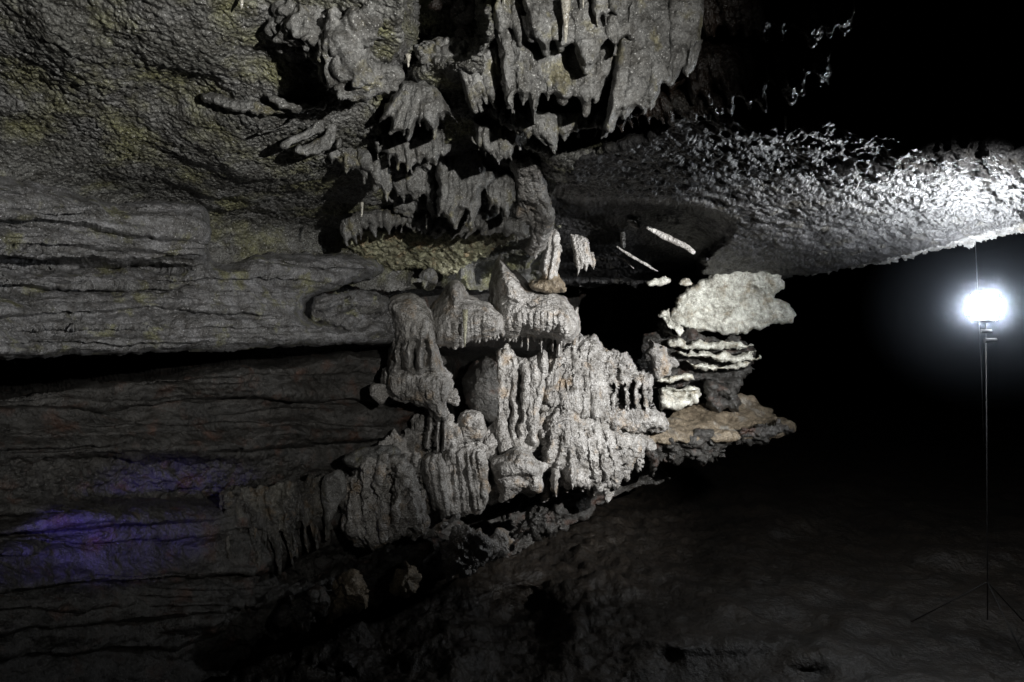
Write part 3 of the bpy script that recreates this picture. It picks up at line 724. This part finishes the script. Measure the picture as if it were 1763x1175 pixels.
body("fused_columns", [(852, 610), (870, 590), (880, 592), (890, 612), (905, 616), (925, 606), (938, 600), (945, 612), (944, 650), (936, 690), (930, 720), (935, 752), (930, 772), (905, 785), (880, 792), (860, 786), (850, 762), (852, 700), (846, 650)], 5.30, T=.12, R=12, step=1,
     ropes=[[(868, 586, 5), (860, 640, 9), (858, 690, 9), (860, 740, 12), (872, 784, 15)], [(884, 620, 6), (886, 670, 6), (882, 720, 6), (887, 765, 7)], [(900, 620, 8), (906, 655, 6), (906, 695, 6), (896, 735, 5), (896, 770, 7)], [(918, 616, 8), (922, 640, 6), (918, 680, 5), (912, 725, 5)],
            [(935, 608, 10), (937, 640, 5), (930, 680, 4), (916, 700, 4)], [(925, 690, 7), (918, 720, 8), (922, 760, 12)], [(872, 600, 5), (874, 650, 5), (872, 700, 5)]],
     creases=[([(893, 640), (894, 690), (890, 750)], 3.5, .12), ([(878, 690), (877, 740)], 3, .08)], mat=M_flow, amp=.014, freq=12, edge=3, flute=.012, label="cluster of fused knobbly columns standing beneath the largest dome", cat="column")
for i, (x, y, L, lb) in enumerate([(909, 578, 26, "left"), (932, 586, 22, "middle"), (966, 590, 18, "right")]):
    stal(x, y, L, 2.4, 5.1, M_flow, 0, lb + " of three thin threads of stone under the largest dome", "stone threads under the largest dome")

body("stone_lump", [(768, 678), (775, 672), (788, 674), (793, 686), (791, 700), (778, 703), (768, 694)], 4.86, T=.06, R=6, soft=1.5, mat=M_flow, step=1, amp=.03, freq=14, edge=3, back=.2, label="small lumpy stone knob right of the skirt", cat="flowstone")
body("stone_lump", [(783, 758), (784, 735), (792, 712), (806, 704), (824, 707), (836, 718), (840, 738), (834, 754), (812, 764), (795, 768)], 5.12, T=.16, R=22, worl=.014, mat=M_flow, step=1, amp=.016, freq=12, back=.3, label="bigger rounded knob with a brown top between skirt and fused columns", cat="flowstone")
body("flowstone_sheet", [(760, 772), (790, 768), (836, 772), (842, 800), (842, 845), (838, 870), (828, 886), (806, 884), (785, 892), (770, 890), (758, 850)], 5.0, T=.12, R=12, step=1,
     ropes=[[(768, 776, 3), (770, 820, 4), (778, 882, 4)], [(780, 774, 4), (782, 830, 4), (787, 886, 3)], [(792, 774, 4), (795, 830, 5), (799, 880, 4)], [(804, 774, 3), (808, 820, 4), (818, 884, 3)], [(815, 774, 3), (818, 820, 4), (826, 884, 3)], [(825, 775, 4), (829, 820, 5), (834, 868, 4)]],
     mat=M_flow, amp=.016, freq=12, flute=.02, label="brownish fluted panel of flowstone with straight ribs", cat="flowstone")
body("fluted_drapery", [(722, 790), (735, 778), (750, 774), (764, 782), (770, 830), (776, 886), (760, 893), (742, 860), (728, 830)], 4.9, T=.12, R=12, step=1, ropes=[[(745, 780, 4), (744, 830, 4), (752, 860, 4), (760, 892, 3)], [(758, 778, 4), (760, 830, 5), (772, 888, 4)], [(734, 786, 4), (736, 830, 4), (748, 880, 3)]],
     mat=M_flow, amp=.01, label="narrow drapery of three long ribs left of the fluted panel", cat="flowstone")
body("boulder", [(838, 800), (850, 788), (880, 770), (900, 768), (920, 780), (932, 797), (946, 797), (943, 810), (932, 815), (938, 838), (930, 854), (912, 850), (900, 846), (880, 860), (862, 868), (856, 850), (848, 820)], 5.15, T=.24, R=28, bulge=.08, step=1, creases=[([(896, 822), (910, 832)], 6, .07)],
     steps=[([(862, 826), (890, 818), (935, 822)], 3, .04)], mat=M_flow, amp=.022, freq=9, soft=7, label="angular boulder with an orange cap wedged below the fused columns", cat="boulder")
for i, (x, y, rx, ry, lb) in enumerate([(955, 826, 10, 24, "small rounded stone knob with a drip, left of a pair by the boulder"), (982, 818, 11, 20, "small rounded stone knob with a drip, right of a pair by the boulder")]):
    body("stone_lump", [(x - rx, y), (x - rx * .7, y - ry * .8), (x, y - ry), (x + rx * .7, y - ry * .8), (x + rx, y), (x + rx * .5, y + ry * .7), (x, y + ry), (x - rx * .7, y + ry * .6)], 5.2, T=.12, R=12, ropes=[[(x + 2, y, 6), (x + 3, y + ry * .8, 4), (x + 3, y + ry + 8, 1)]], mat=M_flow, step=1, amp=.008, back=.2, label=lb, cat="flowstone")

body("flowstone_apron", [(690, 745), (740, 725), (800, 738), (850, 745), (878, 650), (910, 625), (960, 620), (1060, 660), (1110, 700), (1130, 750), (1100, 800), (1040, 830), (960, 840), (880, 850), (800, 872), (740, 880), (700, 900), (650, 930), (600, 900), (600, 820), (640, 770), (680, 740)], lambda A, B: 4.70 + (A - 600) * .00235, T=.1, R=30, step=1.2,
     ropes=fringe(710, 1100, 760, 830, 9, 18, 0, 30, 5), mat=M_flow, amp=.05, freq=7, worl=.012, wf=38, flute=.03, edge=5, back=.6, label="wrinkled flowstone apron in the gaps behind the columns and knobs", cat="flowstone")
# big slope of flowstone
body("flowstone_cascade", [(934, 610), (942, 592), (956, 582), (975, 576), (1000, 570), (1022, 578), (1044, 600), (1054, 603), (1075, 604), (1094, 616), (1100, 630), (1108, 642), (1120, 650), (1124, 690), (1126, 702), (1148, 716), (1158, 734), (1135, 745), (1112, 744), (1095, 752), (1040, 740), (990, 720), (945, 710), (925, 715), (932, 680), (934, 650)],
     lambda A, B: 5.55 + (A - 930) * .0025 - (B - 600) * .0012, T=.26, R=34, step=1,
     ropes=fringe(940, 1040, 640, 716, 6, 9, 2, 12, 3) + fringe(945, 1035, 595, 660, 7, 7, 4, 20, 3) + fringe(1040, 1110, 610, 648, 6, 6, 3, 5, 3) + [[(1042, 640, 5), (1040, 670, 4), (1036, 702, 4)], [(1056, 636, 6), (1060, 670, 3.5), (1062, 708, 5)], [(1076, 640, 6), (1080, 672, 3), (1083, 706, 4)], [(1094, 640, 6), (1097, 672, 3), (1099, 706, 4)], [(1108, 645, 5), (1111, 672, 3.2), (1112, 706, 5)], [(1118, 650, 5), (1121, 680, 3.2), (1121, 712, 5)]],
     extra=lambda A, B: .22 * sstep(655, 664, B) * sstep(710, 698, B) * sstep(1044, 1052, A) * sstep(1124, 1118, A) * (1 - np.clip(np.max([rope(A, B, [(x, 630, 6), (x + 2, 672, 3.4), (x + 3, 710, 5)]) for x in (1040, 1058, 1078, 1095, 1109, 1119)], axis=0) / 2.5, 0, 1)) + .10 * crease(A, B, [(936, 690), (960, 720)], 6, 1),
     mat=M_flow, amp=.022, freq=9, worl=.010, wf=40, flute=.030, edge=3, back=.4, hk=.9, label="tall knobbly flowstone cascade right of the columns, with a row of little pillars", cat="flowstone")
body("flowstone_fan", [(925, 712), (940, 700), (970, 692), (1000, 696), (1030, 716), (1060, 730), (1090, 742), (1108, 750), (1112, 762), (1104, 788), (1092, 802), (1076, 822), (1062, 838), (1044, 836), (1030, 850), (1010, 838), (985, 842), (965, 832), (940, 818), (926, 780), (920, 745)], lambda A, B: 5.42 + (A - 930) * .0025, T=.30, R=40, bulge=.06, step=1,
     ropes=[[(975, 700, 6), (950, 760, 8), (938, 820, 6), (936, 836, 2)], [(985, 700, 6), (968, 770, 9), (958, 830, 5), (957, 852, 2)], [(992, 700, 6), (985, 770, 9), (980, 826, 6), (978, 848, 2)], [(1000, 702, 6), (1002, 770, 9), (1000, 826, 6), (999, 846, 2)], [(1010, 706, 6), (1020, 770, 9), (1024, 830, 6), (1024, 856, 2)], [(1022, 712, 6), (1038, 770, 9), (1044, 824, 6), (1042, 846, 2)],
            [(1035, 718, 6), (1056, 770, 9), (1063, 820, 6), (1064, 842, 2)], [(1050, 724, 6), (1074, 770, 8), (1082, 804, 6), (1080, 826, 2)], [(1066, 732, 6), (1090, 768, 8), (1099, 790, 5), (1098, 804, 2)], [(960, 705, 6), (935, 750, 7), (928, 790, 4)]],
     mat=M_flow, amp=.028, freq=9, worl=.010, wf=40, flute=.025, edge=4, hk=.9, label="wide fan of knobbly flowstone ending in dripping points over the dark", cat="flowstone")

# lower left draperies
body("lower_drapery", [(610, 800), (630, 782), (660, 776), (690, 784), (704, 800), (716, 812), (724, 850), (738, 890), (742, 910), (722, 922), (700, 928), (672, 936), (640, 944), (610, 940), (590, 915), (584, 870), (592, 830)], 4.62, T=.20, R=24, step=1.1,
     ropes=[[(694, 792, 8), (697, 830, 8), (684, 880, 7), (680, 920, 4)], [(706, 806, 7), (713, 850, 8), (716, 900, 6), (712, 926, 3)], [(660, 790, 8), (652, 840, 9), (662, 890, 8), (660, 934, 4)], [(630, 800, 8), (622, 850, 9), (636, 900, 8), (640, 942, 4)], [(606, 830, 6), (600, 880, 7), (612, 936, 4)], [(726, 850, 6), (732, 900, 6), (730, 920, 3)]],
     creases=[([(672, 800), (670, 850), (672, 900)], 5, .10), ([(702, 820), (700, 880)], 3, .06)], mat=M_flow, amp=.025, freq=9, edge=4, flute=.025, label="wide dim drapery of lumpy folds below the dark beds", cat="flowstone")
body("rock_flake", [(586, 794), (600, 780), (640, 768), (680, 764), (692, 778), (680, 788), (660, 802), (620, 808), (596, 804)], 4.52, T=.08, R=14, mat=M_drape, step=1, amp=.02, freq=16, worl=.01, label="rough grey flake above the wide drapery", cat="rock flake")
body("rock_flake", [(555, 820), (580, 806), (596, 812), (600, 850), (584, 872), (570, 900), (563, 922), (558, 890), (552, 850)], 4.42, T=.05, R=10, mat=M_drape, step=1, amp=.01, freq=16, label="pale tooth of calcite running down the wall left of the wide drapery", cat="calcite streak")
body("pale_root", [(728, 922), (745, 905), (770, 895), (792, 884), (796, 890), (780, 900), (760, 912), (742, 926), (730, 932)], 4.72, T=.05, R=5, mat=M_flow, step=.9, amp=.006, label="thin pale stone rib curving along the foot of the draperies", cat="stone rib")

folds([(372, 846), (430, 836), (500, 828), (566, 812)], [(392, 950), (450, 985), (520, 968), (566, 930)], 13, lambda A, B: wd(A) + .0 - .0009 * np.clip(B - 800, 0, 400), "dim curtain of calcite drips running down the lower wall", M_stain, seed=31, cat="calcite streaks", group=None, hem=.9, amp=.03, T=.02, hk=.5, flute=.03, tip=14, name="calcite_curtain")
body("flowstone_web", [(742, 690), (770, 700), (790, 730), (800, 765), (780, 780), (750, 785), (716, 790), (690, 775), (700, 740), (722, 712)], 5.02, T=.1, R=14, mat=M_flow, step=1, amp=.03, freq=9, flute=.03, edge=4, back=.4, ropes=fringe(705, 775, 715, 785, 5, 7), label="dim web of flowstone between the hanging columns and the fluted sheet", cat="flowstone")
body("flowstone_web", [(940, 596), (1000, 588), (1020, 600), (1010, 640), (960, 650), (930, 640)], 5.62, T=.1, R=14, mat=M_flow, step=1, amp=.02, freq=9, flute=.02, edge=3, back=.4, label="web of flowstone closing the gap under the right end of the largest dome", cat="flowstone")
# ragged rocks under the lip
G_L = "ragged rocks under the wall foot"
for i, (pts, Y, mt, lb) in enumerate([
        ([(755, 935), (775, 915), (800, 900), (830, 905), (850, 925), (845, 960), (830, 985), (800, 995), (770, 998), (762, 965)], 4.75, M_flow, "greyish ragged rock block below the fluted panel"),
        ([(830, 940), (845, 915), (870, 905), (885, 930), (872, 955), (850, 975)], 4.9, M_flow, "small hollowed rock block right of the ragged one"),
        ([(680, 1005), (690, 975), (705, 960), (720, 985), (715, 1015), (695, 1030)], 4.35, M_mud, "brown triangular stone at the wall foot"),
        ([(560, 1060), (575, 1010), (600, 985), (625, 1000), (640, 1030), (630, 1050), (600, 1062)], 4.1, M_mud, "brown broken stone at the wall foot, left of the triangular one"),
        ([(470, 1070), (490, 1030), (530, 1010), (560, 1030), (550, 1065), (510, 1085)], 3.9, M_wall, "leftmost dim rough stone at the wall foot"),
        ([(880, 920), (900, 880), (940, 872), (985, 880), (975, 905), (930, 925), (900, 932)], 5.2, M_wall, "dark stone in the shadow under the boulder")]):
    body("foot_rock", pts, Y, T=.16, R=18, mat=mt, step=1.2, amp=.045, freq=11, worl=.02, wf=16, edge=5, back=.4, label=lb, cat="rock", group=None)

# ------------------------------------------------------------------ the lit ledges on the right
body("pale_block", [(1156, 520), (1178, 499), (1212, 486), (1240, 462), (1278, 450), (1333, 455), (1348, 480), (1351, 494), (1338, 504), (1328, 513), (1357, 516), (1367, 525), (1371, 549), (1347, 559), (1314, 568), (1249, 575), (1206, 574), (1171, 563), (1145, 556), (1154, 537), (1162, 523)], lambda A, B: 7.15 - (A - 1250) * .0008 + (B - 520) * .002, T=.14, R=12, step=1, amp=.035, freq=4, frac=.03, ff=(4, 4, 7), creases=[([(1240, 545), (1262, 530), (1246, 552)], 2, .02), ([(1300, 500), (1330, 508)], 4, .05), ([(1180, 520), (1230, 512)], 2, .015)],
     fine=.006, edge=3, mat=M_white, back=1.2, label="brightly lit pale limestone block at the right end of the wall", cat="rock block")
body("rock_crust", [(1112, 484), (1125, 478), (1150, 477), (1158, 484), (1155, 492), (1130, 493), (1116, 490)], 6.6, T=.05, R=6, mat=M_white, step=1, amp=.012, freq=16, back=.3, label="small lit crust of rock left of the pale block, the longer one", cat="rock crust")
body("rock_crust", [(1166, 490), (1172, 478), (1186, 480), (1198, 490), (1184, 493)], 6.65, T=.04, R=5, mat=M_white, step=1, amp=.012, freq=16, back=.3, label="small triangular lit crust beside the top of the pale block", cat="rock crust")
body("rock_crust", [(1130, 543), (1138, 534), (1150, 536), (1158, 552), (1190, 566), (1180, 576), (1150, 570), (1140, 556)], 6.75, T=.08, R=8, mat=M_white, step=1, amp=.03, freq=14, edge=4, back=.3, label="crumbling lit crust along the lower left corner of the pale block", cat="rock crust")
for i, (pts, lb) in enumerate([
        ([(1150, 588), (1200, 588), (1264, 588), (1302, 596), (1299, 600), (1255, 603), (1200, 603), (1152, 602)], "uppermost thin lit bed under the pale block"),
        ([(1165, 606), (1230, 607), (1300, 602), (1306, 605), (1300, 610), (1316, 617), (1290, 623), (1240, 622), (1185, 621), (1168, 616)], "middle thin lit bed under the pale block"),
        ([(1178, 624), (1230, 627), (1292, 627), (1285, 634), (1285, 640), (1261, 641), (1218, 635), (1182, 632)], "lowest thin lit bed under the pale block")]):
    body("thin_bed", pts, 6.95 - .06 * i, T=.12, R=7, mat=M_white, step=.9, amp=.02, freq=(5, 5, 14), fine=.010, ffreq=28, frac=.03, ff=(5, 5, 24), edge=3.5, back=.6, label=lb, cat="rock bed", group="thin lit beds on the right")
body("rock_stack", [(1113, 580), (1130, 586), (1144, 598), (1148, 610), (1166, 614), (1170, 627), (1156, 634), (1156, 646), (1140, 651), (1124, 650), (1122, 620), (1112, 603)], 6.4, T=.14, R=12, mat=M_flow, step=1, amp=.03, freq=11, edge=4, back=.3, creases=[([(1114, 590), (1118, 640)], 4, .1)], label="knobbly lit stack of stone beside the little pillars", cat="rock stack")
body("rock_slab", [(1125, 651), (1160, 648), (1192, 641), (1194, 655), (1160, 661), (1127, 662)], 6.5, T=.10, R=8, mat=M_white, step=1, amp=.02, freq=12, edge=3, back=.4, label="thin lit slab above the muddy shelf", cat="rock slab")
body("rock_block", [(1138, 664), (1170, 668), (1202, 664), (1204, 676), (1209, 689), (1195, 703), (1150, 710), (1132, 700)], 6.6, T=.14, R=10, mat=M_white, step=1, amp=.025, freq=10, edge=3, back=.4, creases=[([(1150, 678), (1180, 680), (1204, 676)], 3.5, .10)], label="cracked pale block standing on the left of the muddy shelf", cat="rock block")
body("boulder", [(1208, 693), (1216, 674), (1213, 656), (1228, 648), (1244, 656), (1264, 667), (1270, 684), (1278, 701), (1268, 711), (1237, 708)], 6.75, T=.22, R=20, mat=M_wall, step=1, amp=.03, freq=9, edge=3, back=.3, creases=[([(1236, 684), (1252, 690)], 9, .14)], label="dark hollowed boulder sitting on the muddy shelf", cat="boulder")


def shelf_y(A, B):
    top = 6.95 + (A - 1250) * .002
    return top - .65 * sstep(690, 752, B) + .0 * A


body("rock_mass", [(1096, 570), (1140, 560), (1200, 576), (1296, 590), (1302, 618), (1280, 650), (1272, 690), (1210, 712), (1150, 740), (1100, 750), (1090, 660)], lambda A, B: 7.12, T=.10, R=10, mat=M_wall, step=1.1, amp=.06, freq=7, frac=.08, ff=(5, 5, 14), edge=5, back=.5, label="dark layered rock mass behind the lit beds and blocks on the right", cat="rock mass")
body("muddy_shelf", [(1150, 716), (1205, 696), (1262, 672), (1304, 682), (1300, 692), (1340, 714), (1371, 729), (1371, 739), (1352, 748), (1326, 758), (1259, 758), (1180, 764), (1130, 768), (1106, 756), (1120, 740)], shelf_y, T=.05, R=6, mat=M_mud, step=1, amp=.03, freq=8, edge=3, back=.5, label="brown muddy rock shelf tapering to a point over the dark on the right", cat="rock shelf")
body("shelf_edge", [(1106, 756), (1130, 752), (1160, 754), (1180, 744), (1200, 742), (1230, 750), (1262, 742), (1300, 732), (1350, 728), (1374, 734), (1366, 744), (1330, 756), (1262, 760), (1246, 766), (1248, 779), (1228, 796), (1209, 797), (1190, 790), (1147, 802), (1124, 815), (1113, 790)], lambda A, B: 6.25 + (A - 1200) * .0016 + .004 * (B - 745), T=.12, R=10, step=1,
     ropes=[[(1186, 746, 3), (1200, 762, 5), (1215, 776, 4)], [(1216, 742, 3), (1226, 762, 6), (1240, 782, 4)], [(1130, 770, 6), (1126, 800, 5), (1123, 816, 2)], [(1158, 765, 7), (1156, 790, 5), (1152, 802, 2)], [(1230, 780, 5), (1250, 791, 2)]],
     mat=M_wall, amp=.05, freq=10, worl=.02, wf=16, edge=5, back=.35, label="ragged broken underside of the muddy shelf", cat="rock")

# ------------------------------------------------------------------ mist ball added and shaped to give the lamp its bloom and halo
import bmesh
bm = bmesh.new(); bmesh.ops.create_icosphere(bm, subdivisions=4, radius=1.0)
me = bpy.data.meshes.new("mist"); bm.to_mesh(me); bm.free()
mm = bpy.data.materials.new("lamp_halo_mist"); mm.use_nodes = True; nt = mm.node_tree
nt.nodes.remove(nt.nodes["Principled BSDF"])
pv = nt.nodes.new("ShaderNodeVolumePrincipled"); pv.inputs["Color"].default_value = (.75, .85, 1, 1); pv.inputs["Anisotropy"].default_value = .3
tc = nt.nodes.new("ShaderNodeTexCoord"); ln = nt.nodes.new("ShaderNodeVectorMath"); ln.operation = 'LENGTH'
nt.links.new(tc.outputs["Object"], ln.inputs[0])
mr = nt.nodes.new("ShaderNodeMapRange"); nt.links.new(ln.outputs["Value"], mr.inputs[0])
mr.inputs["From Min"].default_value = 0; mr.inputs["From Max"].default_value = 1; mr.inputs["To Min"].default_value = 1; mr.inputs["To Max"].default_value = 0
pw = nt.nodes.new("ShaderNodeMath"); pw.operation = 'POWER'; nt.links.new(mr.outputs[0], pw.inputs[0]); pw.inputs[1].default_value = 9.5
ma = nt.nodes.new("ShaderNodeMath"); ma.operation = 'MULTIPLY_ADD'; nt.links.new(pw.outputs[0], ma.inputs[0]); ma.inputs[1].default_value = .7
mb = nt.nodes.new("ShaderNodeMath"); mb.operation = 'MULTIPLY'; nt.links.new(mr.outputs[0], mb.inputs[0]); mb.inputs[1].default_value = .016
nt.links.new(mb.outputs[0], ma.inputs[2]); nt.links.new(ma.outputs[0], pv.inputs["Density"])
nt.links.new(pv.outputs[0], nt.nodes["Material Output"].inputs["Volume"])
me.materials.append(mm)
mist = bpy.data.objects.new("mist", me); COL.objects.link(mist); mist.location = LAMP; mist.scale = (.75, .75, .7)
props(mist, "faint bluish mist added as the halo of the work lamp", "mist", kind="stuff")
